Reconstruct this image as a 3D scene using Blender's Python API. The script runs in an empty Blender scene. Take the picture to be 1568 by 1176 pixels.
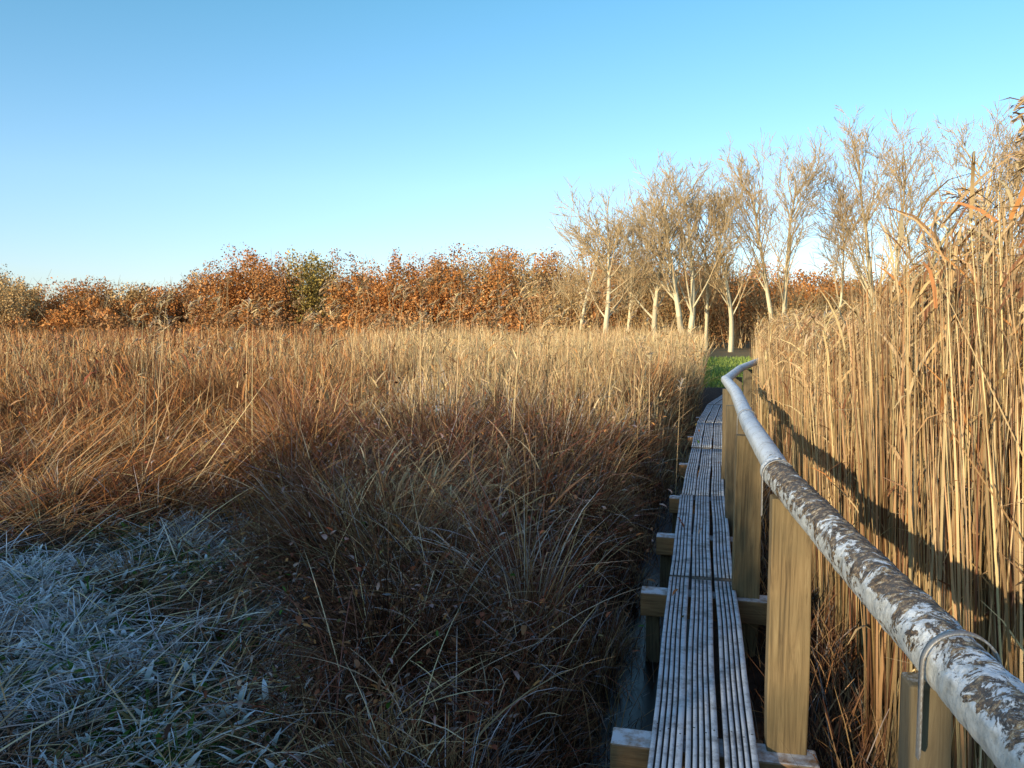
import bpy, bmesh, math, numpy as np
from mathutils import Vector, noise
R=np.random.default_rng(7)
scene=bpy.context.scene
EL=math.radians(12.0); SX,SY=0.6,0.8   # light travels towards (+SX,+SY)

# ---------------------------------------------------------------- helpers
def link(o,parent=None):
    scene.collection.objects.link(o)
    if parent: o.parent=parent
    return o
def empty(name):
    e=bpy.data.objects.new(name,None); e.empty_display_size=.2; return link(e)
def np_mesh(name,V,F,C=None,mat=None,parent=None,smooth=False,midx=None):
    me=bpy.data.meshes.new(name)
    V=np.asarray(V,np.float32);F=np.asarray(F,np.int32)
    k=F.shape[1]
    me.vertices.add(len(V)); me.vertices.foreach_set('co',V.ravel())
    me.loops.add(F.size); me.loops.foreach_set('vertex_index',F.ravel())
    me.polygons.add(len(F)); me.polygons.foreach_set('loop_start',np.arange(0,F.size,k,dtype=np.int32))
    if smooth: me.polygons.foreach_set('use_smooth',np.ones(len(F),bool))
    if midx is not None: me.polygons.foreach_set('material_index',np.asarray(midx,np.int32))
    me.update(calc_edges=True)
    if C is not None:
        a=me.color_attributes.new('Col','FLOAT_COLOR','POINT')
        c=np.ones((len(V),4),np.float32); c[:,:3]=C; a.data.foreach_set('color',c.ravel())
    for m in (mat if isinstance(mat,list) else [mat]):
        if m: me.materials.append(m)
    return link(bpy.data.objects.new(name,me),parent)
class Bag:
    def __init__(s): s.V=[];s.F=[];s.C=[];s.n=0
    def add(s,V,F,C):
        s.V.append(V);s.F.append(F+s.n);s.C.append(C);s.n+=len(V)
    def build(s,name,mat,parent=None):
        return np_mesh(name,np.concatenate(s.V),np.concatenate(s.F),np.concatenate(s.C),mat,parent)
def sstep(t): t=np.clip(t,0,1); return t*t*(3-2*t)
def vnoise(x,y,sc,seed=0):
    x=x*sc+seed*17.3;y=y*sc+seed*9.7
    return (np.sin(x*1.0+1.7*np.sin(y*.9+seed))+np.sin(y*1.3+1.9*np.sin(x*.7+2*seed))+.6*np.sin(2.3*x-1.9*y+seed)+.5*np.sin(3.1*y+2.7*x))/3.1

PY=np.array([-8,-3,2.84,5.05,7.6,13.3,16.6,20,26,45]);PX=np.array([-1.9,-.68,.73,1.24,1.86,3.35,4.35,5.7,8.3,17.])
def path_x(y): return np.interp(y,PY,PX)

FROST=np.array([.88,.90,.94])
def blades(P,L,az,t0,bend,w,col,frost=0.,nseg=4,root=.75):
    n=len(P);S=np.linspace(0,1,nseg+1);mid=(S[1:]+S[:-1])/2
    L=np.broadcast_to(L,n);w=np.broadcast_to(w,n);frost=np.broadcast_to(frost,n)
    az=np.broadcast_to(az,n);t0=np.broadcast_to(t0,n);bend=np.broadcast_to(bend,n)
    th=t0[:,None]+bend[:,None]*mid[None]**1.3
    d=np.stack([np.sin(th)*np.cos(az)[:,None],np.sin(th)*np.sin(az)[:,None],np.cos(th)],-1)*(L/nseg)[:,None,None]
    pos=np.concatenate([np.zeros((n,1,3)),np.cumsum(d,1)],1)+P[:,None]
    phi=R.uniform(0,2*np.pi,n)
    wd=np.stack([np.cos(phi),np.sin(phi),R.uniform(-.3,.3,n)],-1)
    prof=np.interp(S,[0,.25,.7,1],[.8,1,.75,.12])
    off=wd[:,None]*(w[:,None]*.5*prof[None])[...,None]
    V=np.stack([pos-off,pos+off],2).reshape(-1,3)
    b=(np.arange(n)*(nseg+1)*2)[:,None]+np.arange(nseg)[None]*2
    F=np.stack([b,b+1,b+3,b+2],-1).reshape(-1,4)
    shade=(root+(1.05-root)*S)[None,:,None]  # shade between stems put into the colour, darker towards the root
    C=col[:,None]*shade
    f=(frost[:,None]*np.clip(.25+S*1.1,0,1)[None])[...,None]
    C=C*(1-f)+FROST*f
    C=np.repeat(C,2,axis=1).reshape(-1,3)
    return V,F,C
PAL=dict(straw=(.80,.57,.30),tan=(.58,.36,.175),brown=(.30,.145,.075),red=(.33,.11,.06),
     dark=(.085,.045,.032),orange=(.62,.28,.10),olive=(.24,.20,.08),grey=(.38,.32,.27),green=(.085,.17,.035))
PAL={k:np.array(v) for k,v in PAL.items()}
def pick(n,**p):
    ks=list(p);pr=np.array([p[k] for k in ks],float);pr/=pr.sum()
    idx=R.choice(len(ks),n,p=pr);c=np.array([PAL[k] for k in ks])[idx]
    return np.clip(c*R.uniform(.65,1.2,(n,1))*R.uniform(.94,1.06,(n,3)),0,.9)
def tubes(P0,P1,r0,r1,k=4):
    P0=np.asarray(P0,float);P1=np.asarray(P1,float);r0=np.asarray(r0);r1=np.asarray(r1)
    d=P1-P0;d/=np.linalg.norm(d,axis=1,keepdims=True)+1e-9
    up=np.where(np.abs(d[:,2:3])<.9,np.array([[0,0,1.]]),np.array([[1.,0,0]]))
    a=np.cross(d,up);a/=np.linalg.norm(a,axis=1,keepdims=True);b=np.cross(a,d)
    t=np.arange(k)*2*np.pi/k
    ring=a[:,None]*np.cos(t)[None,:,None]+b[:,None]*np.sin(t)[None,:,None]
    V=np.concatenate([P0[:,None]+ring*r0[:,None,None],P1[:,None]+ring*r1[:,None,None]],1).reshape(-1,3)
    base=(np.arange(len(P0))*2*k)[:,None];i=np.arange(k);j=(i+1)%k
    F=np.stack([base+i,base+j,base+k+j,base+k+i],-1).reshape(-1,4)
    return V,F

# ---------------------------------------------------------------- materials
def mat(name):
    m=bpy.data.materials.new(name);m.use_nodes=True;nt=m.node_tree;return m,nt,nt.nodes['Principled BSDF']
def N(nt,t,**kw):
    n=nt.nodes.new(t)
    for k,v in kw.items():
        if k in n.inputs.keys(): n.inputs[k].default_value=v
        else: setattr(n,k,v)
    return n
def ramp(nt,src,stops):
    r=nt.nodes.new('ShaderNodeValToRGB');e=r.color_ramp.elements
    while len(e)<len(stops): e.new(.5)
    for q,(p,c) in zip(e,stops): q.position=p;q.color=(*c,1)
    nt.links.new(src,r.inputs[0]);return r.outputs[0]
def mixc(nt,f,a,b,mode='MIX'):
    m=nt.nodes.new('ShaderNodeMix');m.data_type='RGBA';m.blend_type=mode
    for s,v in ((m.inputs[0],f),(m.inputs[6],a),(m.inputs[7],b)):
        if isinstance(v,(int,float)): s.default_value=v
        elif isinstance(v,tuple): s.default_value=(*v,1)
        else: nt.links.new(v,s)
    return m.outputs[2]
def math_(nt,op,a,b=None):
    m=nt.nodes.new('ShaderNodeMath');m.operation=op
    for s,v in zip(m.inputs,(a,b)):
        if v is None: continue
        if isinstance(v,(int,float)): s.default_value=v
        else: nt.links.new(v,s)
    return m.outputs[0]
def bump(nt,p,h,st=.5,d=.01):
    b=N(nt,'ShaderNodeBump',Strength=st,Distance=d);nt.links.new(h,b.inputs['Height']);nt.links.new(b.outputs[0],p.inputs['Normal'])

def blade_mat(name):
    m=bpy.data.materials.new(name);m.use_nodes=True;nt=m.node_tree
    nt.nodes.remove(nt.nodes['Principled BSDF'])
    a=N(nt,'ShaderNodeAttribute',attribute_name='Col');d=nt.nodes.new('ShaderNodeBsdfDiffuse')
    nt.links.new(a.outputs['Color'],d.inputs[0]);nt.links.new(d.outputs[0],nt.nodes['Material Output'].inputs[0]);return m
M_reed=blade_mat('dry_reed');M_leaf=blade_mat('leaf');M_bark=blade_mat('bark')

M_ground,nt,p=mat('marsh_ground')
a=N(nt,'ShaderNodeAttribute',attribute_name='Col')
tc=nt.nodes.new('ShaderNodeTexCoord')
n1=N(nt,'ShaderNodeTexNoise',Scale=9.,Detail=8.,Roughness=.7);nt.links.new(tc.outputs['Object'],n1.inputs[0])
v=ramp(nt,n1.outputs[0],[(.3,(.3,.28,.26)),(.7,(1,1,1))])
nt.links.new(mixc(nt,1.0,a.outputs['Color'],v,'MULTIPLY'),p.inputs['Base Color'])
p.inputs['Roughness'].default_value=.95;bump(nt,p,n1.outputs[0],.9,.08)

M_water,nt,p=mat('ditch_ice')
n1=N(nt,'ShaderNodeTexNoise',Scale=4.,Detail=5.)
nt.links.new(ramp(nt,n1.outputs[0],[(.45,(.012,.010,.009)),(.68,(.07,.07,.075))]),p.inputs['Base Color'])
nt.links.new(ramp(nt,n1.outputs[0],[(.4,(.3,)*3),(.6,(.7,)*3)]),p.inputs['Roughness']);bump(nt,p,n1.outputs[0],.4,.02)

def wood(name,cols,frost=0.,axis=2,sc=1.,fs=14.,bs=.55):
    m,nt,p=mat(name);tc=nt.nodes.new('ShaderNodeTexCoord')
    mp=nt.nodes.new('ShaderNodeMapping');s=[26*sc]*3;s[axis]=1.3*sc;mp.inputs['Scale'].default_value=s
    nt.links.new(tc.outputs['Object'],mp.inputs[0])
    n1=N(nt,'ShaderNodeTexNoise',Scale=1.6,Detail=8.,Roughness=.65,Distortion=1.6);nt.links.new(mp.outputs[0],n1.inputs[0])
    n2=N(nt,'ShaderNodeTexNoise',Scale=3.,Detail=4.);nt.links.new(tc.outputs['Object'],n2.inputs[0])
    c=ramp(nt,n1.outputs[0],[(.32,cols[0]),(.5,cols[1]),(.7,cols[2])])
    c=mixc(nt,ramp(nt,n2.outputs[0],[(.4,(0,0,0)),(.68,(.75,)*3)]),c,cols[3])
    if frost>0:
        n3=N(nt,'ShaderNodeTexNoise',Scale=fs,Detail=9.,Roughness=.72);nt.links.new(tc.outputs['Object'],n3.inputs[0])
        g=nt.nodes.new('ShaderNodeNewGeometry');sp=nt.nodes.new('ShaderNodeSeparateXYZ');nt.links.new(g.outputs['Normal'],sp.inputs[0])
        up=ramp(nt,sp.outputs[2],[(.3,(0,)*3),(.8,(1,)*3)])
        f=math_(nt,'MULTIPLY',ramp(nt,n3.outputs[0],[(.62-frost*.3,(0,)*3),(.80-frost*.25,(1,)*3)]),up)
        c=mixc(nt,math_(nt,'MULTIPLY',f,.9),c,(.78,.82,.88))
    nt.links.new(c,p.inputs['Base Color']);p.inputs['Roughness'].default_value=.8
    bump(nt,p,n1.outputs[0],bs,.006);return m
M_post=wood('post_wood',[(.07,.046,.022),(.25,.17,.08),(.36,.26,.13),(.14,.11,.055)],0,2,.9,14,.9)
M_postfar=wood('post_wood_old',[(.07,.055,.035),(.18,.13,.07),(.27,.21,.12),(.12,.10,.06)],.3)
M_plank=wood('plank_frosted',[(.10,.09,.08),(.22,.21,.20),(.34,.33,.32),(.14,.12,.11)],1.05,1,.7,10)
M_groove=wood('plank_groove',[(.012,.011,.010),(.024,.020,.018),(.045,.04,.035),(.018,.016,.014)],0,1)
M_bearer=wood('bearer_wood',[(.16,.085,.035),(.36,.19,.08),(.46,.28,.12),(.22,.13,.06)],.95,0)
M_metal,nt,p=mat('galvanised_strap');p.inputs['Metallic'].default_value=.6;p.inputs['Roughness'].default_value=.55
n1=N(nt,'ShaderNodeTexNoise',Scale=40.,Detail=6.)
nt.links.new(ramp(nt,n1.outputs[0],[(.4,(.30,.27,.24)),(.7,(.52,.53,.54))]),p.inputs['Base Color'])
M_nail,_,p=mat('nail');p.inputs['Base Color'].default_value=(.015,.012,.01,1);p.inputs['Roughness'].default_value=.7

M_rail,nt,p=mat('peeling_white_paint')
g=nt.nodes.new('ShaderNodeNewGeometry');sp=nt.nodes.new('ShaderNodeSeparateXYZ');nt.links.new(g.outputs['Position'],sp.inputs[0])
sn=nt.nodes.new('ShaderNodeSeparateXYZ');nt.links.new(g.outputs['Normal'],sn.inputs[0])
def pn(scale,det=8.,ro=.65,dist=0.):
    n=N(nt,'ShaderNodeTexNoise',Scale=scale,Detail=det,Roughness=ro,Distortion=dist);nt.links.new(g.outputs['Position'],n.inputs[0]);return n.outputs[0]
fine=pn(75.);flake=pn(15.,12.,.78,.6);mott=pn(9.,6.)
paint=ramp(nt,pn(30.),[(.3,(.30,.30,.28)),(.5,(.56,.56,.53)),(.75,(.72,.72,.69))])
zone=ramp(nt,math_(nt,'MULTIPLY',sp.outputs[1],.25),[(.0,(.10,)*3),(.32,(.09,)*3),(.43,(.15,)*3),(.79,(.19,)*3),(.825,(.02,)*3),(1,(0,)*3)])
topb=ramp(nt,sn.outputs[2],[(-.0,(0,)*3),(.7,(.12,)*3)])
rv=math_(nt,'ADD',math_(nt,'ADD',flake,zone),topb)
rmask=ramp(nt,rv,[(.715,(0,)*3),(.728,(1,)*3)])
rust=ramp(nt,pn(55.,10.,.8),[(.40,(.016,.012,.008)),(.48,(.06,.033,.016)),(.535,(.23,.13,.045)),(.59,(.54,.42,.25)),(.66,(.70,.70,.68))])
c=mixc(nt,rmask,paint,rust)
frn=math_(nt,'ADD',math_(nt,'MULTIPLY',fine,.5),math_(nt,'MULTIPLY',mott,.5))
fr=math_(nt,'MULTIPLY',ramp(nt,sn.outputs[2],[(.15,(0,)*3),(.65,(1,)*3)]),ramp(nt,frn,[(.38,(.1,)*3),(.50,(1,)*3)]))
fr=math_(nt,'MULTIPLY',fr,ramp(nt,rmask,[(0,(1,)*3),(1,(.08,)*3)]))
c=mixc(nt,fr,c,(.84,.88,.93))
nt.links.new(c,p.inputs['Base Color']);p.inputs['Roughness'].default_value=.75
hh=math_(nt,'ADD',math_(nt,'MULTIPLY',fine,.5),math_(nt,'MULTIPLY',rmask,.5))
bump(nt,p,hh,.9,.012)

# ---------------------------------------------------------------- terrain
def edge(x,y): return x+1.42+.3*(y-3.4)+.5*vnoise(x,y,1.3,21)
def vegh(x,y):
    s=x-path_x(y)
    base=np.interp(y,[0,2,3,6,9,13,20,30,60],[.5,.50,.56,.88,1.05,1.25,1.45,1.66,1.8])
    yl=y+.9*vnoise(x,y,.8,22)
    left=np.interp(yl,[0,6.2,8,11,13,20,30,60],[.1,.13,.40,.75,1.05,1.4,1.66,1.8])
    m=sstep(edge(x,y)/.9)
    h=left*(1-m)+base*m
    h=h*(1+.26*vnoise(x,y,.9,1)+.17*vnoise(x,y,2.6,2))
    h=h*np.where(s<-.1,sstep((-s-.38)/.75),0)
    return np.maximum(h,0)
def ground_z(x,y):
    s=x-path_x(y)
    h=vegh(x,y)
    far=1-sstep((y-14)/14)
    z=.34*h*far*(y>-2)
    ditch=np.exp(-((s+.35)/.55)**2)*(1-sstep((y-18)/6))
    z=z-.32*ditch+.04*vnoise(x,y,3.3,4)*np.clip(1-np.abs(y)/60,0,1)
    return z
t=np.linspace(-1,1,331)
gx=np.sinh(t*5.2)/np.sinh(5.2)*700+1.0; gy=np.sinh(t*5.2)/np.sinh(5.2)*700+5.0
X,Y=np.meshgrid(gx,gy);Z=ground_z(X,Y)
V=np.stack([X,Y,Z],-1).reshape(-1,3)
n=len(t);ii=np.arange(n-1);A=(ii[:,None]*n+ii[None]).ravel();F=np.stack([A,A+1,A+n+1,A+n],-1)
x,y=V[:,0],V[:,1]
clearf=lambda x,y:(1-sstep(edge(x,y)/.9))*(1-sstep((y+1.0*vnoise(x,y,.9,23)-6.2)/1.4))
C=np.tile(np.array([.075,.043,.028]),(len(V),1))
fm=(clearf(x,y)*(y>-3)*(.35+.5*vnoise(x,y,1.7,9)))[:,None].clip(0,1);C=C*(1-fm)+np.array([.06,.11,.03])*fm
fm=(clearf(x,y)*(y>-3)*(.9*vnoise(x,y,2.0,3)))[:,None].clip(0,.8);C=C*(1-fm)+np.array([.5,.56,.6])*fm
b_=x/np.maximum(y,1)
mead=((y>22)&(b_>.18)&(b_<.6))
k=sstep((y-24)/4)*mead*(1-sstep((y-50)/5));k=k[:,None];C=C*(1-k)+np.array([.22,.36,.06])*k
k=(sstep((y-48)/6))[:,None];C=C*(1-k)+np.array([.38,.27,.12])*k
np_mesh('ground',V,F,C,M_ground,smooth=True)
yy=np.linspace(-4,17,60);L=path_x(yy)-.85;Rr=path_x(yy)+.3
V=np.concatenate([np.stack([L,yy,np.full(60,-.21)],-1),np.stack([Rr,yy,np.full(60,-.21)],-1)])
i=np.arange(59);np_mesh('ditch_water',V,np.stack([i,i+60,i+61,i+1],-1),None,M_water)

# ---------------------------------------------------------------- boardwalk
bw=empty('boardwalk');BZ=.35
secs=[(-1.5,5.05,0.0),(5.09,7.6,.006),(7.63,10.6,.0),(10.63,13.4,.01),(13.43,16.6,.0),(16.63,20,.0)]
PW=.127;GAP=.017
ng=5;cell=(PW-.006)/ng
pts=[(-PW/2,-.035),(-PW/2,-.004),(-PW/2+.003,0)];mi=[0,0]
for g_ in range(ng):
    x0=-PW/2+.003+g_*cell
    if g_<ng-1:
        pts+= [(x0+cell*.70,0),(x0+cell*.78,-.006),(x0+cell*.97,-.006),(x0+cell*1.04,0)];mi+=[0,1,1,1]
    else: pts+=[(x0+cell,0)];mi+=[0]
pts+=[(PW/2,-.004),(PW/2,-.035)];mi+=[0,0];mi+=[0]
pts=np.array(pts);K=len(pts)
for si,(y0,y1,dz) in enumerate(secs):
    a_=np.array([path_x(y0),y0]);b_=np.array([path_x(y1),y1]);d=(b_-a_)/np.linalg.norm(b_-a_);nr=np.array([d[1],-d[0]])
    for j in range(3):
        ln=np.linalg.norm(b_-a_);m_=max(4,int(ln/.35));e0=R.uniform(-.012,.012) ;st=np.linspace(0,1,m_+1)
        off=(j-1)*(PW+GAP)+R.uniform(-.003,.003)
        wav=.0035*np.sin(st*ln*1.7+j*2+si)+.002*np.sin(st*ln*4.1+j)
        hz=BZ+dz+R.uniform(-.004,.004)+.004*np.sin(st*ln*1.3+j*1.7)
        V=[]
        for q in range(m_+1):
            c=a_+(b_-a_)*st[q]+d*e0
            o=pts[:,0]+off+wav[q]
            V.append(np.stack([c[0]+nr[0]*o,c[1]+nr[1]*o,hz[q]+pts[:,1]],-1))
        V=np.concatenate(V);F=[];MI=[]
        for q in range(m_):
            for w_ in range(K):
                w2=(w_+1)%K;F.append((q*K+w_,q*K+w2,(q+1)*K+w2,(q+1)*K+w_));MI.append(mi[w_] if w_<len(mi) else 0)
        ob=np_mesh(f'plank_{si}_{j}',V,np.array(F),None,[M_plank,M_groove],bw,midx=MI)
        me=ob.data
        bm=bmesh.new();bm.from_mesh(me);bm.verts.ensure_lookup_table()
        bm.faces.new([bm.verts[i] for i in range(K)]);bm.faces.new([bm.verts[m_*K+i] for i in range(K)][::-1])
        bmesh.ops.recalc_face_normals(bm,faces=bm.faces);bm.to_mesh(me);bm.free()
def box(name,c,size,rotz=0,mat_=None,parent=None,bev=.006,tilt=(0,0),jit=.004,sub=3):
    bm=bmesh.new();bmesh.ops.create_cube(bm,size=1)
    bmesh.ops.scale(bm,vec=size,verts=bm.verts)
    bmesh.ops.subdivide_edges(bm,edges=bm.edges,cuts=sub,use_grid_fill=True)
    for v in bm.verts:
        nz=noise.noise_vector(v.co*5+Vector(c)*3);v.co+=nz*jit
    me=bpy.data.meshes.new(name);bm.to_mesh(me);bm.free();me.materials.append(mat_)
    o=bpy.data.objects.new(name,me);o.location=c;o.rotation_euler=(tilt[0],tilt[1],rotz);link(o,parent)
    b=o.modifiers.new('bevel','BEVEL');b.width=bev;b.segments=2;b.limit_method='ANGLE';b.angle_limit=math.radians(50)
    return o
NV=[];NF=[];nn=0
bears=[(1.2,.2,.3),(3.08,.17,.22),(4.9,.17,.38),(6.25,.15,.2),(7.7,.11,.25),(9.6,.11,.2),(12.0,.1,.2),(14.6,.1,.2)]
for i,(y,ex,er) in enumerate(bears):
    x=float(path_x(y));ang=-math.atan2(.24,1)
    l=.21+ex;r=.21+er;cx=x+(r-l)/2*math.cos(ang);cy=y+(r-l)/2*math.sin(ang)
    box(f'bearer_{i}',(cx,cy,BZ-.035-.08-.004),(l+r,.14,.15),ang,M_bearer,bw,.008)
    for sgn,dd in ((-1,l-.1),(1,r-.1)):
        box(f'bearer_leg_{i}_{"l" if sgn<0 else "r"}',(x+sgn*dd*math.cos(ang),y+sgn*dd*math.sin(ang)+.125,-.15),(.09,.07,.8),ang,M_postfar,bw,.006)
    for j in (-1,0,1):
        for dx in (-.045,.0,.045):
            for dy in ((-.03,.03) if dx else (0,)):
                cxn=x+(j*(PW+GAP)+dx*.85);cyn=y+dy
                tt=np.arange(6)*np.pi/3
                ring=np.stack([cxn+.0045*np.cos(tt),cyn+.0045*np.sin(tt)+(j*.14+dx)*-.24,np.full(6,BZ+.0095)],-1)
                NV.append(ring);NF.append(np.arange(6)+nn);nn+=6
np_mesh('nails',np.concatenate(NV),np.array(NF),None,M_nail,bw)

# ---------------------------------------------------------------- handrail
hr=empty('handrail')
def pipe(name,pl,rad,step,k=40,amp=.002):
    pl=[np.array(q,float) for q in pl];cs=[]
    for a,b in zip(pl[:-1],pl[1:]):
        m_=max(2,int(np.linalg.norm(b-a)/step));cs+= [a+(b-a)*i/m_ for i in range(m_)]
    cs.append(pl[-1]);cs=np.array(cs);T=np.gradient(cs,axis=0);T/=np.linalg.norm(T,axis=1,keepdims=True)
    A=np.cross(T,[0,0,1.]);A/=np.linalg.norm(A,axis=1,keepdims=True);B=np.cross(A,T)
    th=np.arange(k)*2*np.pi/k
    V=np.zeros((len(cs),k,3))
    for i in range(len(cs)):
        for j in range(k):
            dr=A[i]*math.cos(th[j])+B[i]*math.sin(th[j]);q=cs[i]+dr*rad
            nz=noise.noise(Vector(q)*22)*amp+noise.noise(Vector(q)*60)*amp*.7
            if dr[2]>.3: nz+=abs(noise.noise(Vector(q)*38+Vector((5,5,5))))*amp*2.4
            V[i,j]=q+dr*nz
    V=V.reshape(-1,3);I=np.arange(len(cs)-1)[:,None]*k;J=np.arange(k)[None];J2=(J+1)%k
    F=np.stack([I+J,I+J2,I+k+J2,I+k+J],-1).reshape(-1,4)
    ob=np_mesh(name,V,F,None,M_rail,hr,smooth=True)
    bm=bmesh.new();bm.from_mesh(ob.data);bm.verts.ensure_lookup_table()
    for s0 in (0,(len(cs)-1)*k): bm.faces.new([bm.verts[s0+j] for j in range(k)])
    bmesh.ops.recalc_face_normals(bm,faces=bm.faces);bm.to_mesh(ob.data);bm.free()
RZ=1.39;RR=.057
r1=[(.70,.72,RZ-.005),(.92,2.1,RZ-.008),(1.11,3.30,RZ)]
r2=[(1.115,3.26,RZ+.004),(1.50,4.95,RZ),(2.08,7.3,RZ),(2.50,9.2,RZ-.01)]
r3=[(2.50,9.18,RZ-.01),(3.3,11.4,RZ),(4.5,14.3,RZ+.0),(5.6,16.8,RZ-.05)]
pipe('rail_near',r1,RR,.010,56,.0032);pipe('rail_mid',r2,RR*.93,.04,28,.0015);pipe('rail_far',r3,RR*.9,.08,16,.001)
def strap(name,c,d,rad,w):
    d=np.array(d,float);d/=np.linalg.norm(d);A=np.cross(d,[0,0,1.]);A/=np.linalg.norm(A);B=np.cross(A,d)
    path=[(-rad,-rad*2.6),(-rad,-rad*.6)]+[(rad*math.cos(t_),rad*math.sin(t_)) for t_ in np.linspace(math.pi,0,20)]+[(rad,-rad*.6),(rad,-rad*2.6)]
    V=[];th=.004
    for (u,v_) in path:
        for rr,ww in ((1,-w/2),(1,w/2),(1+th/rad,w/2),(1+th/rad,-w/2)):
            V.append(np.array(c)+A*u*rr+B*(v_*rr)+d*ww)
    F=[]
    for i in range(len(path)-1):
        for j in range(4): F.append((i*4+j,i*4+(j+1)%4,(i+1)*4+(j+1)%4,(i+1)*4+j))
    np_mesh(name,np.array(V),np.array(F),None,M_metal,hr)
strap('strap_near',(.803,1.37,RZ),(.157,.987,0),RR+.006,.016)
strap('strap_joint',(1.095,3.2,RZ),(.157,.987,0),RR+.005,.022)
strap('strap_mid',(1.56,5.2,RZ),(.22,.97,0),RR+.003,.02)
posts=[(.80,1.46,.075,.07),(1.10,3.06,.155,.085),(1.47,4.86,.165,.085),(1.92,6.7,.16,.085),(2.36,8.5,.15,.085),(3.0,10.5,.13,.09),(3.72,12.4,.13,.09),(4.45,14.2,.14,.1),(5.2,16.,.13,.1)]
for i,(x,y,w_,t_) in enumerate(posts):
    top=RZ-RR-.004;zb=-.25
    box(f'post_{i}',(x,y,(top+zb)/2),(w_,t_,top-zb),-.2,M_post if 0<i<3 else M_postfar,hr,.006,(0,.008*(i%3-1)),.006,5)
box('post_block',(1.0,3.16,.18),(.10,.2,.12),-.2,M_post,hr)

# ---------------------------------------------------------------- vegetation
def sample(n,f):
    out=[];c=0
    while c<n:
        q=f(n*2);out.append(q);c+=len(q)
    return np.concatenate(out)[:n]
def zone_pts(n,y0,y1,pw,cond):
    def f(k):
        y=y0+(y1-y0)*R.uniform(0,1,k)**pw
        x=R.uniform(-1,1,k)*(.72*y+1.0)
        ok=cond(x,y);return np.stack([x[ok],y[ok]],-1)
    return sample(n,f)
left_ok=lambda x,y:(x-path_x(y)<-.33)
def on_ground(q): return np.concatenate([q,ground_z(q[:,0],q[:,1])[:,None]-.02],1)
class Clumps:
    """coherent tussocks: every stem takes lean, height, colour and frost from its tussock"""
    def __init__(s,q,nc,pull=.25,hr_=(.6,1.22)):
        c=q[R.choice(len(q),nc,replace=False)]
        idx=np.empty(len(q),int);dist=np.empty(len(q))
        for a in range(0,len(q),8000):
            dd=((q[a:a+8000,None]-c[None])**2).sum(-1);idx[a:a+8000]=dd.argmin(1);dist[a:a+8000]=np.sqrt(dd.min(1))
        s.i=idx;s.d=dist;sc=np.zeros(nc);np.maximum.at(sc,idx,dist);s.rel=dist/(sc[idx]+1e-6)
        s.q=q+(c[idx]-q)*(pull*R.uniform(.3,1,len(q))[:,None])
        out=s.q-c[idx];s.outaz=np.arctan2(out[:,1],out[:,0])
        s.az=R.uniform(0,6.28,nc)[idx];s.lean=R.uniform(0,.5,nc)[idx]**1.2;s.h=R.uniform(*hr_,nc)[idx];s.u=R.uniform(0,1,nc)[idx];s.f=R.uniform(0,1,nc)[idx];s.v=R.uniform(.6,1.25,nc)[idx]
    def dirs(s,amp=1.,fan=.35):
        n=len(s.i);vx=s.lean*np.cos(s.az)+fan*s.rel*np.cos(s.outaz)+R.normal(0,.16,n);vy=s.lean*np.sin(s.az)+fan*s.rel*np.sin(s.outaz)+R.normal(0,.16,n)
        return np.arctan2(vy,vx),np.hypot(vx,vy)*amp
def choose(u,opts):
    k=np.minimum((u*len(opts)).astype(int),len(opts)-1);st=np.stack(opts,0);return st[k,np.arange(len(u))]

th=Bag()
q=zone_pts(42000,1.9,9.8,.85,lambda x,y:left_ok(x,y)&(R.uniform(0,1,len(x))>clearf(x,y)*.97))
cl_=Clumps(q,170,.45,(.3,1.4));q=cl_.q;P=on_ground(q);h=vegh(q[:,0],q[:,1]);n=len(q)
az,t0=cl_.dirs(.95,.65)
L=(.12+h*R.uniform(.4,1.0,n)*cl_.h*(1.15-.5*cl_.rel))*np.where(R.uniform(0,1,n)<.04,1.35,1)
fr=np.where(R.uniform(0,1,n)<.03+.30*(cl_.f>.74),R.uniform(.2,.65,n),0)*np.clip((9.8-q[:,1])/3,0,1)
opts=[pick(n,brown=5,red=2,dark=3,tan=1),pick(n,red=4,brown=4,dark=2,orange=1),pick(n,tan=3,brown=3,straw=1.,red=1),pick(n,dark=4,brown=4,red=1),pick(n,straw=2,tan=3,brown=3),pick(n,brown=4,red=2,dark=2,grey=.6)]
col=choose(cl_.u,opts)*cl_.v[:,None]
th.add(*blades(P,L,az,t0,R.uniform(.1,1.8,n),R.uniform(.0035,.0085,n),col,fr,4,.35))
n=9000;q=zone_pts(n,2.4,9.8,.9,lambda x,y:left_ok(x,y)&(vegh(x,y)>.3));P=on_ground(q);P[:,2]=vegh(q[:,0],q[:,1])*R.uniform(.2,.85,n)+.06
fr=np.where(R.uniform(0,1,n)<.16,R.uniform(.2,.7,n),0)
th.add(*blades(P,R.uniform(.12,.6,n),R.uniform(0,6.28,n),R.uniform(.7,1.7,n),R.uniform(.2,1.2,n),R.uniform(.003,.007,n),pick(n,brown=3,tan=2,straw=1,dark=2,red=2.5),fr,4,.9))
n=340;q=zone_pts(n,2.6,9.5,.9,lambda x,y:left_ok(x,y)&(vegh(x,y)>.3));P=on_ground(q);P[:,2]=vegh(q[:,0],q[:,1])*R.uniform(.35,.85,n)
th.add(*blades(P,R.uniform(.35,.9,n),R.uniform(0,6.28,n),R.uniform(.5,1.45,n),R.uniform(.0,.7,n),R.uniform(.005,.009,n),pick(n,straw=3,tan=2),.12,6,1.))
PS=np.array([[-.75,3.3,.30],[-.35,4.3,.58],[.1,4.6,.6],[-.4,5.0,.7]])
th.add(*blades(PS,np.array([.62,1.0,.8,.9]),np.array([-.1,.35,.5,.9]),np.array([1.35,1.0,.9,.8]),np.array([.4,.3,.3,.5]),.009,np.tile(PAL['straw'],(4,1))*1.05,.1,8,1.))
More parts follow.
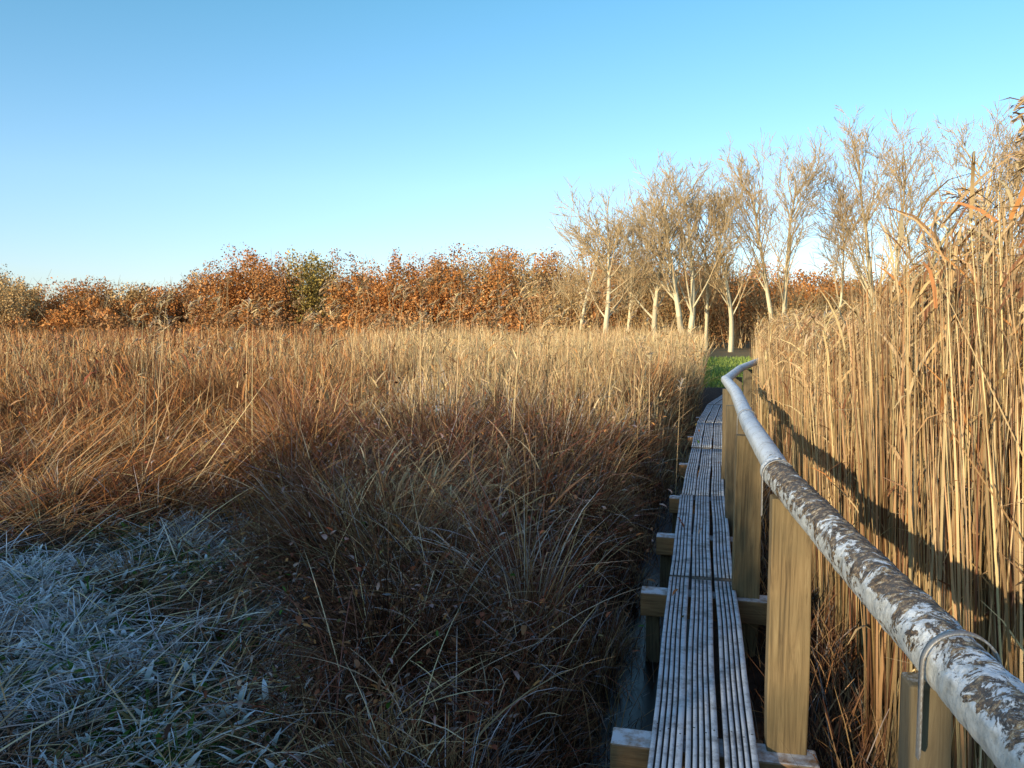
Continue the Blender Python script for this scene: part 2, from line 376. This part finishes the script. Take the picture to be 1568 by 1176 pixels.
n=1300;cc=np.array([[-.9,6.6],[-.75,6.1],[-.2,7.2],[-.6,5.6]]);q=cc[R.integers(0,4,n)]+R.normal(0,.30,(n,2));P=on_ground(q);P[:,2]+=R.uniform(0,.5,n)
th.add(*blades(P,R.uniform(.2,.6,n),R.normal(.4,1.2,n),R.uniform(.2,1.1,n),R.uniform(.3,1.6,n),R.uniform(.008,.018,n),pick(n,tan=4,straw=2,brown=2,orange=1),.05,5,.8))
n=480;q=zone_pts(n,2.8,9.5,.9,lambda x,y:left_ok(x,y)&(x>-.42*y)&(x-path_x(y)<-.9)&(vegh(x,y)>.25)&(vnoise(x,y,1.2,14)>-.15));P=on_ground(q);h=vegh(q[:,0],q[:,1])
V,F,C=blades(P,h*R.uniform(1.0,1.8,n)+.2,R.uniform(0,6.28,n),R.uniform(.05,.6,n),R.uniform(1.1,2.3,n),R.uniform(.004,.008,n),pick(n,red=4,dark=1,brown=2),.05,8,.9);th.add(V,F,C)
ctr=V.reshape(n,9,2,3).mean(2)[:,3:].reshape(-1,3);T=ctr+R.normal(0,.025,ctr.shape);T=T[R.uniform(0,1,len(T))<.9];m=len(T)
th.add(*blades(T,R.uniform(.025,.06,m),R.uniform(0,6.28,m),R.uniform(.6,2.1,m),R.uniform(.5,1.6,m),R.uniform(.014,.032,m),pick(m,red=4,brown=5,dark=1,orange=1,olive=.5,green=.2),np.where(R.uniform(0,1,m)<.2,.3,0),3,.9))
n=2400;q=zone_pts(n,2.6,9.5,.9,lambda x,y:left_ok(x,y)&(vegh(x,y)>.3)&(vnoise(x,y,1.9,11)+R.uniform(-.4,.4,len(x))>.2));P=on_ground(q);P[:,2]=vegh(q[:,0],q[:,1])*R.uniform(.4,.85,n)+.04
th.add(*blades(P,R.uniform(.02,.055,n),R.uniform(0,6.28,n),R.uniform(.5,1.9,n),R.uniform(.5,1.6,n),R.uniform(.012,.028,n),pick(n,red=3,brown=5,orange=1),np.where(R.uniform(0,1,n)<.25,.3,0),3,.9))
th.build('bramble_and_sedge_thicket',M_reed)

fg=Bag()
cl=lambda x,y:(clearf(x,y)>R.uniform(.15,.9,len(x)))&left_ok(x,y)
n=30000;q=zone_pts(n,2.6,8.3,.9,cl);cl_=Clumps(q,240,.4,(.4,1.4));q=cl_.q;P=on_ground(q);pn_=vnoise(q[:,0],q[:,1],2.0,3)+.5*vnoise(q[:,0],q[:,1],5.,7)
fp=np.clip(.36+1.4*pn_+.3*(cl_.f-.5),.02,.99)
fr=np.where(R.uniform(0,1,n)<fp,R.uniform(.55,1.,n),.02)
az,t0=cl_.dirs(2.,.7)
col=choose(cl_.u,[pick(n,grey=1,brown=5,dark=2),pick(n,green=5,olive=2,dark=1),pick(n,dark=3,brown=4,green=1),pick(n,tan=3,grey=1,brown=3),pick(n,brown=4,olive=1,red=1)])
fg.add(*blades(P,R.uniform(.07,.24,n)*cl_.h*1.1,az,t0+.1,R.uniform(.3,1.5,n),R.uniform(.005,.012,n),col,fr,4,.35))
n=3200;q=zone_pts(n,2.6,8.3,.9,cl);P=on_ground(q);P[:,2]+=R.uniform(.03,.15,n);pn_=vnoise(q[:,0],q[:,1],2.0,3)
fg.add(*blades(P,R.uniform(.12,.6,n),R.normal(.5,1.3,n),R.uniform(1.1,1.55,n),R.uniform(0,.4,n),R.uniform(.004,.012,n),pick(n,grey=1,tan=2,straw=2,brown=4),np.clip(R.uniform(-.4,.7,n)+.8*pn_,0,1),4,1.))
n=3000;q=zone_pts(n,2.6,7.2,.9,lambda x,y:cl(x,y)&(vnoise(x,y,1.7,9)>-.05));P=on_ground(q);P[:,2]+=R.uniform(.0,.12,n)
fg.add(*blades(P,R.uniform(.04,.13,n),R.uniform(0,6.28,n),R.uniform(.5,1.4,n),R.uniform(.3,1.,n),R.uniform(.014,.035,n),pick(n,green=5,olive=2),np.where(R.uniform(0,1,n)<.5,R.uniform(.5,1,n),0),3,.8))
n=22;q=zone_pts(n,2.8,6,.9,cl);P=on_ground(q);P[:,2]+=.10
fg.add(*blades(P,R.uniform(.4,1.2,n),R.normal(-.6,.9,n),R.uniform(1.3,1.58,n),.1,R.uniform(.012,.022,n),pick(n,grey=3,brown=1),.6,5,1.))
fg.build('frosted_grass',M_reed)

og=Bag()
n=22000;q=zone_pts(n,6.2,13,1.,lambda x,y:(x<-.35*y+1.0+R.normal(0,.5,len(x)))&(R.uniform(0,1,len(x))>clearf(x,y)));cl_=Clumps(q,170,.4,(.3,1.4));q=cl_.q;P=on_ground(q);h=vegh(q[:,0],q[:,1])
fr=np.where(R.uniform(0,1,n)<.1,.35,0)*(q[:,1]<8.5)
az,t0=cl_.dirs(1.4)
col=choose(cl_.u,[pick(n,orange=3,brown=3,red=3),pick(n,orange=4,tan=2,straw=1),pick(n,brown=4,dark=2,red=3),pick(n,orange=3,brown=2,tan=1),pick(n,orange=3,olive=.5,tan=1,brown=3)])*cl_.v[:,None]
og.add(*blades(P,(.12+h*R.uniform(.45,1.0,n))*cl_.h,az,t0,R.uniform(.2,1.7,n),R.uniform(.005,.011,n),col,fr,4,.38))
n=3500;q=zone_pts(n,6.6,11.5,1.,lambda x,y:x<-.3*y+.6);P=on_ground(q);P[:,2]=vegh(q[:,0],q[:,1])*R.uniform(.35,.8,n)+.03
og.add(*blades(P,R.uniform(.3,.9,n),R.normal(.5,1.2,n),R.uniform(.9,1.5,n),R.uniform(.0,.6,n),R.uniform(.005,.011,n),pick(n,orange=4,tan=2,straw=.8,red=2),0,4,1.))
n=420;q=zone_pts(n,7.5,11,1.,lambda x,y:(x<-.3*y+.3)&(x>-.66*y));P=on_ground(q);P[:,2]+=.1
og.add(*blades(P,R.uniform(.8,1.6,n),R.normal(.45,.6,n),R.uniform(.6,1.25,n),R.uniform(.0,.4,n),R.uniform(.006,.012,n),pick(n,orange=3,tan=3,straw=1.5),0,5,1.))
n=2500;q=zone_pts(n,7.,12,1.,lambda x,y:(x<-.25*y)&(vnoise(x,y,1.1,41)>.1));P=on_ground(q);P[:,2]=vegh(q[:,0],q[:,1])*R.uniform(.4,.95,n)+.04
og.add(*blades(P,R.uniform(.03,.08,n),R.uniform(0,6.28,n),R.uniform(.5,1.9,n),R.uniform(.5,1.6,n),R.uniform(.02,.045,n),pick(n,red=4,brown=4,orange=1.5,dark=1),0,3,.9))
og.build('flattened_orange_grass',M_reed)

fd=Bag()
def corridor(x,y): b=x/np.maximum(y,1);return ~((y>17)&(b>.243))
def fcol(x,y,u,n):
    b=x/y+R.normal(0,.05,n)+.12*vnoise(x,y,.5,6)
    c1=choose(u,[pick(n,orange=4,brown=2,red=2,tan=1),pick(n,tan=3,orange=3,straw=1),pick(n,brown=4,red=3,dark=1),pick(n,orange=4,tan=2)])
    c2=choose(u,[pick(n,straw=5,tan=3),pick(n,straw=3,tan=4,brown=1),pick(n,tan=3,orange=1.5,brown=2),pick(n,straw=5,tan=2)])
    return np.where((b>-.16)[:,None],c2,c1)
n=42000;q=zone_pts(n,8.8,20,.8,lambda x,y:left_ok(x,y)&corridor(x,y));cl_=Clumps(q,280,.45,(.1,1.45));q=cl_.q;P=on_ground(q);h=vegh(q[:,0],q[:,1])
fr=np.where(R.uniform(0,1,n)<.22,.6,0)*np.clip((12.5-q[:,1])/2,0,1)*(q[:,0]/q[:,1]>-.2)
az,t0=cl_.dirs(.85)
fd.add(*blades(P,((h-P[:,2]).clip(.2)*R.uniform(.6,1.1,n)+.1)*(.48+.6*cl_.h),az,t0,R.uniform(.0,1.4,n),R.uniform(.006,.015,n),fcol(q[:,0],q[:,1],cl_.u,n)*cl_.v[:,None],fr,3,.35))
n=11000;q=zone_pts(n,9.5,30,.8,lambda x,y:left_ok(x,y)&corridor(x,y)&(vnoise(x,y,.8,31)>-.35));P=on_ground(q);P[:,2]=vegh(q[:,0],q[:,1])*R.uniform(.6,1.05,n)
fd.add(*blades(P,R.uniform(.10,.4,n),R.uniform(0,6.28,n),R.uniform(.1,1.3,n),R.uniform(.2,1.6,n),R.uniform(.01,.028,n)*(1+q[:,1]*.02),fcol(q[:,0],q[:,1],R.uniform(0,1,n),n),0,3,1.))
n=9000;q=zone_pts(n,9.5,34,.8,lambda x,y:left_ok(x,y)&corridor(x,y)&((x/y>-.2)|(R.uniform(0,1,len(x))<.25))&(vnoise(x,y,.6,33)>-.3));P=on_ground(q);h=vegh(q[:,0],q[:,1])
fd.add(*blades(P,(h-P[:,2]).clip(.2)*R.uniform(.85,1.22,n),R.uniform(0,6.28,n),np.abs(R.normal(0,.11,n)),R.uniform(0,.3,n),R.uniform(.008,.013,n)*(1+q[:,1]*.03),pick(n,straw=5,tan=2),0,3,.7))
n=1100;q=zone_pts(n,8.5,19,.9,lambda x,y:left_ok(x,y)&corridor(x,y)&(x-path_x(y)<-1.));P=on_ground(q);h=vegh(q[:,0],q[:,1])
fd.add(*blades(P,(h-P[:,2]).clip(.2)*R.uniform(1.15,1.75,n),R.uniform(0,6.28,n),np.abs(R.normal(0,.16,n)),R.uniform(0,.6,n),R.uniform(.006,.011,n),pick(n,straw=4,tan=3,brown=1),0,4,.8))
n=22000;q=zone_pts(n,20,62,.8,corridor);cl_=Clumps(q,300,.2);q=cl_.q;h=vegh(q[:,0],q[:,1])
h=np.where(h<.5,1.6,h);P=np.concatenate([q,np.zeros((n,1))],1)
fd.add(*blades(P,h*R.uniform(.75,1.1,n)*(.75+.3*cl_.h),cl_.az,np.abs(R.normal(.08,.14,n)),R.uniform(.0,.8,n),R.uniform(.02,.055,n),fcol(q[:,0],q[:,1],cl_.u,n)*cl_.v[:,None],0,2,.6))
def plumes(bag,T,az,size=1.):
    n=len(T);k=44
    base=np.repeat(T,k,0);s=np.tile(np.linspace(0,1,k),n);a=np.repeat(az,k)
    off=np.stack([np.cos(a)*s*s*.14*size,np.sin(a)*s*s*.14*size,(s*.20-s*s*.09)*size],-1)
    m=n*k
    bag.add(*blades(base+off,R.uniform(.06,.12,m)*size*(1.15-.7*s),a+R.normal(0,.6,m),R.uniform(.6,1.4,m),R.uniform(.4,1.,m),R.uniform(.008,.014,m)*size,pick(m,grey=1,tan=2,straw=4),0,2,1.))
def plumed(bag,q,Hh,lean,w,size=1.):
    n=len(q);P=on_ground(q);az=R.normal(.3,.9,n);t0=np.abs(R.normal(0,lean,n));bd=R.uniform(0,.25,n)
    V,F,C=blades(P,Hh,az,t0,bd,w,pick(n,straw=3,tan=3),0,5,.8)
    bag.add(V,F,C);T=V.reshape(n,6,2,3)[:,-1].mean(1);plumes(bag,T-np.array([0,0,.03]),az,size)
n=170;q=zone_pts(n,8,19,1.,lambda x,y:left_ok(x,y)&(x>-.5*y)&corridor(x,y));plumed(fd,q,R.uniform(1.4,2.2,n),.12,.008,1.3)
q=np.array([[-.62,8.6],[.12,8.8],[.0,8.2],[-1.4,9.],[-1.1,9.4],[-3.6,9.5],[-2.1,10.],[.6,9.1],[-.3,9.5]]);plumed(fd,q,np.array([2.2,2.35,2.0,2.0,2.0,2.35,2.05,1.95,1.95]),.05,.010,1.5)
fd.build('reed_field',M_reed)

rb=Bag()
def rq(n,pw=1.5,spread=1.0,y1=30):
    y=2.0+(y1-2)*R.uniform(0,1,n)**pw
    s=.80+.14*vnoise(y,y,1.3,2)+.08*vnoise(y,y,4.3,5)+R.exponential(.55,n)*spread
    x=path_x(y)+s*(1+np.clip(y-16,0,20)*.05)+np.where(y>15,(y-15)*.06,0)
    return np.stack([x,y],-1)
def hr_(x,y):
    s=x-path_x(y)
    return (np.interp(y,[0,3,3.8,5,7,10,20,30],[2.6,2.55,2.3,2.15,2.0,2.0,2.3,2.35])+.5*sstep((s-1.1)/.6)*(y<6.5))*(1+.07*vnoise(x,y,1.5,9))
n=46000;q=rq(n,1.6);cl_=Clumps(q,420,.3);q=cl_.q;P=on_ground(q);H=hr_(q[:,0],q[:,1])*R.beta(5,1.5,n)
H=np.where(R.uniform(0,1,n)<.28,H*R.uniform(.35,.9,n),H)
az,t0=cl_.dirs(.2);sd=q[:,0]-path_x(q[:,1]);t0=np.where((R.uniform(0,1,n)<.06)&(sd>1.5),t0+R.uniform(.1,.35,n),t0)
az=np.where((sd<1.2)&(np.cos(az)<0)&(t0>.08),np.pi-az,az)
bd=np.where((sd<1.2)&(np.cos(az)<0),R.uniform(-.03,.08,n),R.uniform(-.05,.28,n))
col=choose(cl_.u,[pick(n,straw=6,tan=2),pick(n,straw=4,tan=4,brown=1),pick(n,tan=4,brown=3,straw=2),pick(n,straw=6,tan=1,brown=1)])*np.clip(cl_.v,.7,1.1)[:,None]
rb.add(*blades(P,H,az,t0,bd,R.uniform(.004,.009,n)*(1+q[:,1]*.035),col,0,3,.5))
n=18000;q=rq(n);P=on_ground(q);P[:,2]+=hr_(q[:,0],q[:,1])*R.uniform(.25,.95,n)
rb.add(*blades(P,R.uniform(.2,.45,n),R.normal(0,1.3,n),R.uniform(.15,.8,n),R.uniform(.4,2.2,n),R.uniform(.006,.016,n),pick(n,straw=4,tan=4,brown=2,orange=.6),0,4,.9))
n=9000;q=rq(n,1.5,.35);q[:,0]-=R.uniform(0,.35,n);P=on_ground(q)
rb.add(*blades(P,R.uniform(.2,.7,n),R.normal(0,1.4,n),R.uniform(.1,1.2,n),R.uniform(.1,1.,n),R.uniform(.004,.008,n),pick(n,brown=3,dark=3,tan=2,grey=1,orange=1),0,4,.7))
n=190;q=rq(n,1.3,1.2,22);q[:,0]+=.25;plumed(rb,q,hr_(q[:,0],q[:,1])*R.uniform(.92,1.06,n),.05,.007,1.2)
q=np.array([[2.12,3.55],[2.35,3.75],[2.45,3.6],[2.3,3.9],[2.6,4.2],[2.2,3.3],[2.05,3.45],[2.75,4.3],[2.5,3.95]]);plumed(rb,q,np.array([2.95,3.1,3.2,2.9,2.95,2.85,2.75,3.1,3.05]),.03,.009,1.4)
rb.build('reed_shade_screen',M_reed)
sf=Bag();n=10000;y=R.uniform(1.8,17,n);side=R.uniform(0,1,n)<.68
s=np.where(side,-R.uniform(.24,1.05,n),R.uniform(.28,.85,n));q=np.stack([path_x(y)+s,y],-1);P=on_ground(q)
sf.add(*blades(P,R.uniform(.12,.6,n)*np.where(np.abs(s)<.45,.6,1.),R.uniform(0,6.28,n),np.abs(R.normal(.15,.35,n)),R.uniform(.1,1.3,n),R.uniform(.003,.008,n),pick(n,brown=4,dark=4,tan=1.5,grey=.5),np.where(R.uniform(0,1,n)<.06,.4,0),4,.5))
sf.build('sedge_fringe',M_reed)
mg=Bag();n=8000;y=R.uniform(24,50,n);q=np.stack([y*R.uniform(.235,.45,n),y],-1);P=np.concatenate([q,np.full((n,1),-.03)],1)
mg.add(*blades(P,R.uniform(.1,.26,n),R.uniform(0,6.28,n),R.uniform(0,.5,n),R.uniform(0,.8,n),R.uniform(.03,.06,n),np.array([.38,.46,.11])*R.uniform(.6,1.2,(n,1)),0,2,.8))
mg.build('meadow_grass',M_reed)

# added reed screen, unseen behind the camera, heights shaped to shade the foreground
rs=Bag();n=13000
u=R.uniform(-15,9,n);v=-6+R.uniform(-.9,.6,n)
Hs=np.interp(u,[-15,-9.5,-8.5,-7.4,-6.4,-1.7,-1.35,-.8,-.45,-.2,3,9],[2.2,2.3,2.3,2.5,3.7,3.75,2.5,2.30,2.95,3.15,3.1,3.1])
P=np.stack([u*SY+v*SX,-u*SX+v*SY,np.zeros(n)],-1)
rs.add(*blades(P,Hs*R.uniform(.70,1.06,n),R.uniform(0,6.28,n),np.abs(R.normal(0,.05,n)),R.uniform(0,.2,n),R.uniform(.02,.04,n),pick(n,straw=3,tan=3,brown=1),0,2,.8))
rs.build('reed_shade_screen',M_reed)

# ---------------------------------------------------------------- trees
def grow_tree(seed,H,spread,trunk_r,stems=1):
    r=np.random.default_rng(seed);S0=[];S1=[];A=[];B=[]
    def br(p,d,L,rad,lv):
        ns=[8,5,3,2][lv];q=p.copy();nodes=[]
        for i in range(ns):
            d=d+r.normal(0,[.045,.06,.08,.09][lv],3)+np.array([0,0,[.03,.10,.08,.05][lv]]);d/=np.linalg.norm(d)
            ra=rad*(1-.86*i/ns);rb_=rad*(1-.86*(i+1)/ns);q2=q+d*L/ns
            S0.append(q);S1.append(q2);A.append(max(ra,.018));B.append(max(rb_,.013));nodes.append((q2,d,rb_));q=q2
        if lv==3: return
        nc=[20,8,6][lv]
        for c in range(nc):
            t=r.uniform(.24 if lv==0 else .2,1.);k=min(ns-1,int(t*ns));q0,d0,rr=nodes[k]
            qs=nodes[k-1][0] if k>0 else p;pp=qs+(q0-qs)*r.uniform()
            a=r.uniform(0,6.28);side=np.array([math.cos(a),math.sin(a),0]);side=side-d0*side.dot(d0);side/=np.linalg.norm(side)+1e-6
            ang=r.uniform(.5,.9)*spread if lv<1 else r.uniform(.4,.8)
            nd=d0*math.cos(ang)+side*math.sin(ang)
            br(pp,nd,L*[.52*(1.3-.85*t),.45,.5][lv]*r.uniform(.7,1.15),max(rr*.45,rad*.22)+.002,lv+1)
    for s in range(stems):
        a=r.uniform(0,6.28);off=np.array([math.cos(a),math.sin(a),0])*(.4 if stems>1 else 0)
        d=np.array([math.cos(a)*.13*(stems>1),math.sin(a)*.13*(stems>1),1.]);d/=np.linalg.norm(d)
        br(off-np.array([0,0,.2]),d,H*r.uniform(.88,1),trunk_r,0)
    P0=np.array(S0);P1=np.array(S1);A=np.array(A);B=np.array(B);top=P1[:,2].max();sc=H/top;P0=P0*sc;P1=P1*sc
    V,F=tubes(P0,P1,A,B,3)
    base=np.where((A>.07)[:,None],np.array([.74,.62,.40]),np.array([.62,.45,.25]))*r.uniform(.75,1.15,(len(A),1))
    return V,F,np.repeat(base,6,axis=0)
specs=[(925,58,13.0,1.15,.27,1),(1000,60,13.6,1.0,.30,1),(1050,60,15.6,.95,.31,2),(1118,62,14.0,.85,.26,1),(1190,62,17.6,.75,.27,2),(1275,64,14.8,.6,.18,1),(1350,62,19.6,.75,.30,2),(1505,60,19.6,.85,.3,2),(885,66,12.0,1.2,.2,1),(1080,66,14,1.0,.2,1),(1430,72,15.,.85,.2,1),(960,68,13.4,1.1,.2,1),(1640,60,17.,.85,.25,1)]
for i,(bx,dist,H,spd,tr,st) in enumerate(specs):
    V,F,C=grow_tree(100+i,H,spd,tr,st)
    o=np_mesh('bare_tree',V,F,C,M_bark);o.location=((bx-784)/1207*dist,dist,0)

def crown(bag,c,rx,rz,n,size,cols,lumps=9):
    cen=np.clip(R.normal(0,.40,(lumps,3)),-.72,.72)*np.array([rx,rx,rz])+c
    idx=R.integers(0,lumps,n);d=R.normal(0,1,(n,3));d/=np.linalg.norm(d,axis=1,keepdims=True)
    rad=R.uniform(.25,1,n)**.6*R.uniform(.32,.55,lumps)[idx]
    P=cen[idx]+d*rad[:,None]*np.array([rx,rx,rz])
    keep=P[:,2]>.1;P=P[keep];n=len(P)
    lump_t=R.uniform(.7,1.25,lumps)[idx[keep]]
    a=R.normal(0,1,(n,3));a/=np.linalg.norm(a,axis=1,keepdims=True);b=np.cross(a,R.normal(0,1,(n,3)));b/=np.linalg.norm(b,axis=1,keepdims=True)
    s=(size*R.uniform(.5,1.2,n))[:,None]
    V=np.stack([P-a*s,P+b*s*.6,P+a*s,P-b*s*.6],1).reshape(-1,3)
    F=np.arange(n*4).reshape(-1,4)
    C=cols[R.integers(0,len(cols),n)]*(lump_t*R.uniform(.75,1.25,n))[:,None]
    bag.add(V,F,np.repeat(C,4,0))
def sticks(bag,c,n,h,spread,r0,col):
    P0=np.tile(np.array(c,float),(n,1))+np.concatenate([R.normal(0,.5,(n,2)),np.zeros((n,1))],1)
    P1=P0+np.stack([R.normal(0,spread*.5,n),R.normal(0,spread*.5,n),h*R.uniform(.6,1,n)],-1)
    Pm=(P0+P1)/2+R.normal(0,.3,(n,3))*np.array([1,1,.3])
    for a,b,ra,rb2 in ((P0,Pm,r0,r0*.6),(Pm,P1,r0*.6,r0*.25)):
        V,F=tubes(a,b,np.full(n,ra),np.full(n,rb2),3);bag.add(V,F,np.tile(np.array(col),(len(V),1))*R.uniform(.8,1.2))
    for _ in range(4):
        t=R.uniform(.3,1,(n,1));q0=Pm+(P1-Pm)*t;q1=q0+np.stack([R.normal(0,.6,n),R.normal(0,.6,n),R.uniform(.4,1.4,n)],-1)
        V,F=tubes(q0,q1,np.full(n,r0*.35),np.full(n,r0*.2),3);bag.add(V,F,np.tile(np.array(col),(len(V),1))*R.uniform(.8,1.2))
tl=Bag()
russ=np.array([(.58,.235,.07),(.50,.20,.06),(.40,.165,.055),(.62,.29,.10)]);oliv=np.array([(.38,.28,.08),(.46,.33,.09),(.31,.22,.06)])
brn=np.array([(.46,.22,.09),(.52,.28,.12),(.36,.17,.075)]);tanc=np.array([(.58,.37,.16),(.50,.30,.125),(.62,.41,.19)])
topx=[-400,0,60,80,150,250,290,330,370,440,500,530,560,620,660,720,780,830,870,1000,1200,1600,2000]
topy=[420,412,424,446,428,432,422,398,386,384,380,414,394,392,388,388,376,390,386,390,410,400,400]
for layer,(d0,d1,step,dy) in enumerate(((114,128,19.,0),(98,110,22.,12))):
  for bx in np.arange(-500,2100,step):
    D=R.uniform(d0,d1);px_=bx+R.uniform(-9,9);ty=np.interp(px_,topx,topy)+R.uniform(-6,18)+dy*R.uniform(0,2)
    h=(500-ty)/1207*D+2;x=(px_-784)/1207*D;rx=R.uniform(2.4,4.0)
    kind=R.uniform()
    cols=russ if kind<.58 else (brn if kind<.90 else tanc)
    if 465<px_<505 : cols=oliv
    if px_<60: cols=tanc
    crown(tl,np.array([x,D,h*.57]),rx,h*.46,2100,.19,cols,16)
    crown(tl,np.array([x,D,h*.28]),rx,h*.30,600,.24,brn,7)
    sticks(tl,(x,D,0),10,h*1.02,rx*1.1,.06,(.38,.28,.16))
for bx in np.arange(-500,2100,24.):
    D=R.uniform(78,92);x=(bx+R.uniform(-10,10)-784)/1207*D;h=R.uniform(2.6,4.6)
    crown(tl,np.array([x,D,h*.45]),R.uniform(1.6,2.6),h*.45,500,.20,brn if R.uniform()<.6 else russ,8)
tl.build('distant_tree_line',M_leaf)
ws=Bag()
for bx,ty,D in [(835,432,74),(870,418,72),(905,412,74),(950,410,76),(985,405,74),(1020,415,72),(1060,412,75),(1090,405,76),(1130,415,74),(1165,425,74),(1200,445,70),(1235,450,72),(1290,440,74),(1340,430,74),(1400,410,74),(1460,410,74)]:
    x=(bx-784)/1207*D;h=(500-ty)/1207*D+2
    crown(ws,np.array([x,D,h*.48]),2.8,h*.45,1200,.14,tanc if R.uniform()<.55 else brn,14);sticks(ws,(x,D,0),34,h*1.1,3.4,.045,(.54,.38,.20))
ws.build('willow_scrub',M_leaf)

# ---------------------------------------------------------------- light, sky, camera
w=bpy.data.worlds.new('World');scene.world=w;w.use_nodes=True;nt=w.node_tree
sky=nt.nodes.new('ShaderNodeTexSky');sky.sky_type='NISHITA';sky.sun_disc=False;sky.sun_elevation=EL;sky.sun_rotation=math.radians(217)
sky.air_density=1.;sky.dust_density=.3;sky.ozone_density=1.6
tc=nt.nodes.new('ShaderNodeTexCoord');sx=nt.nodes.new('ShaderNodeSeparateXYZ');nt.links.new(tc.outputs['Generated'],sx.inputs[0])
tint=ramp(nt,sx.outputs[2],[(0.,(.56,.60,.88)),(.17,(.64,.77,.90)),(.38,(.47,.80,.86)),(.75,(.58,.66,.76))])
outc=mixc(nt,1.0,mixc(nt,1.0,sky.outputs[0],tint,'MULTIPLY'),(2.,2.,2.),'MULTIPLY')
bg=nt.nodes['Background'];bg.inputs[1].default_value=.15;nt.links.new(outc,bg.inputs[0])
sl=bpy.data.lights.new('sun','SUN');sl.energy=5.0;sl.angle=math.radians(.5);sl.color=(1,.84,.58)
so=link(bpy.data.objects.new('sun',sl));d=Vector((SX*math.cos(EL),SY*math.cos(EL),-math.sin(EL)));so.rotation_euler=d.to_track_quat('-Z','Y').to_euler();so.location=(-10,-10,8)
cam=bpy.data.cameras.new('camera');cam.sensor_width=36;cam.lens=27.7;cam.clip_end=3000;cam.clip_start=.05
co=link(bpy.data.objects.new('camera',cam));co.location=(0,0,2.0);co.rotation_euler=(math.radians(90-4.17),0,0)
scene.camera=co
scene.view_settings.view_transform='Standard';scene.view_settings.look='None';scene.view_settings.exposure=0
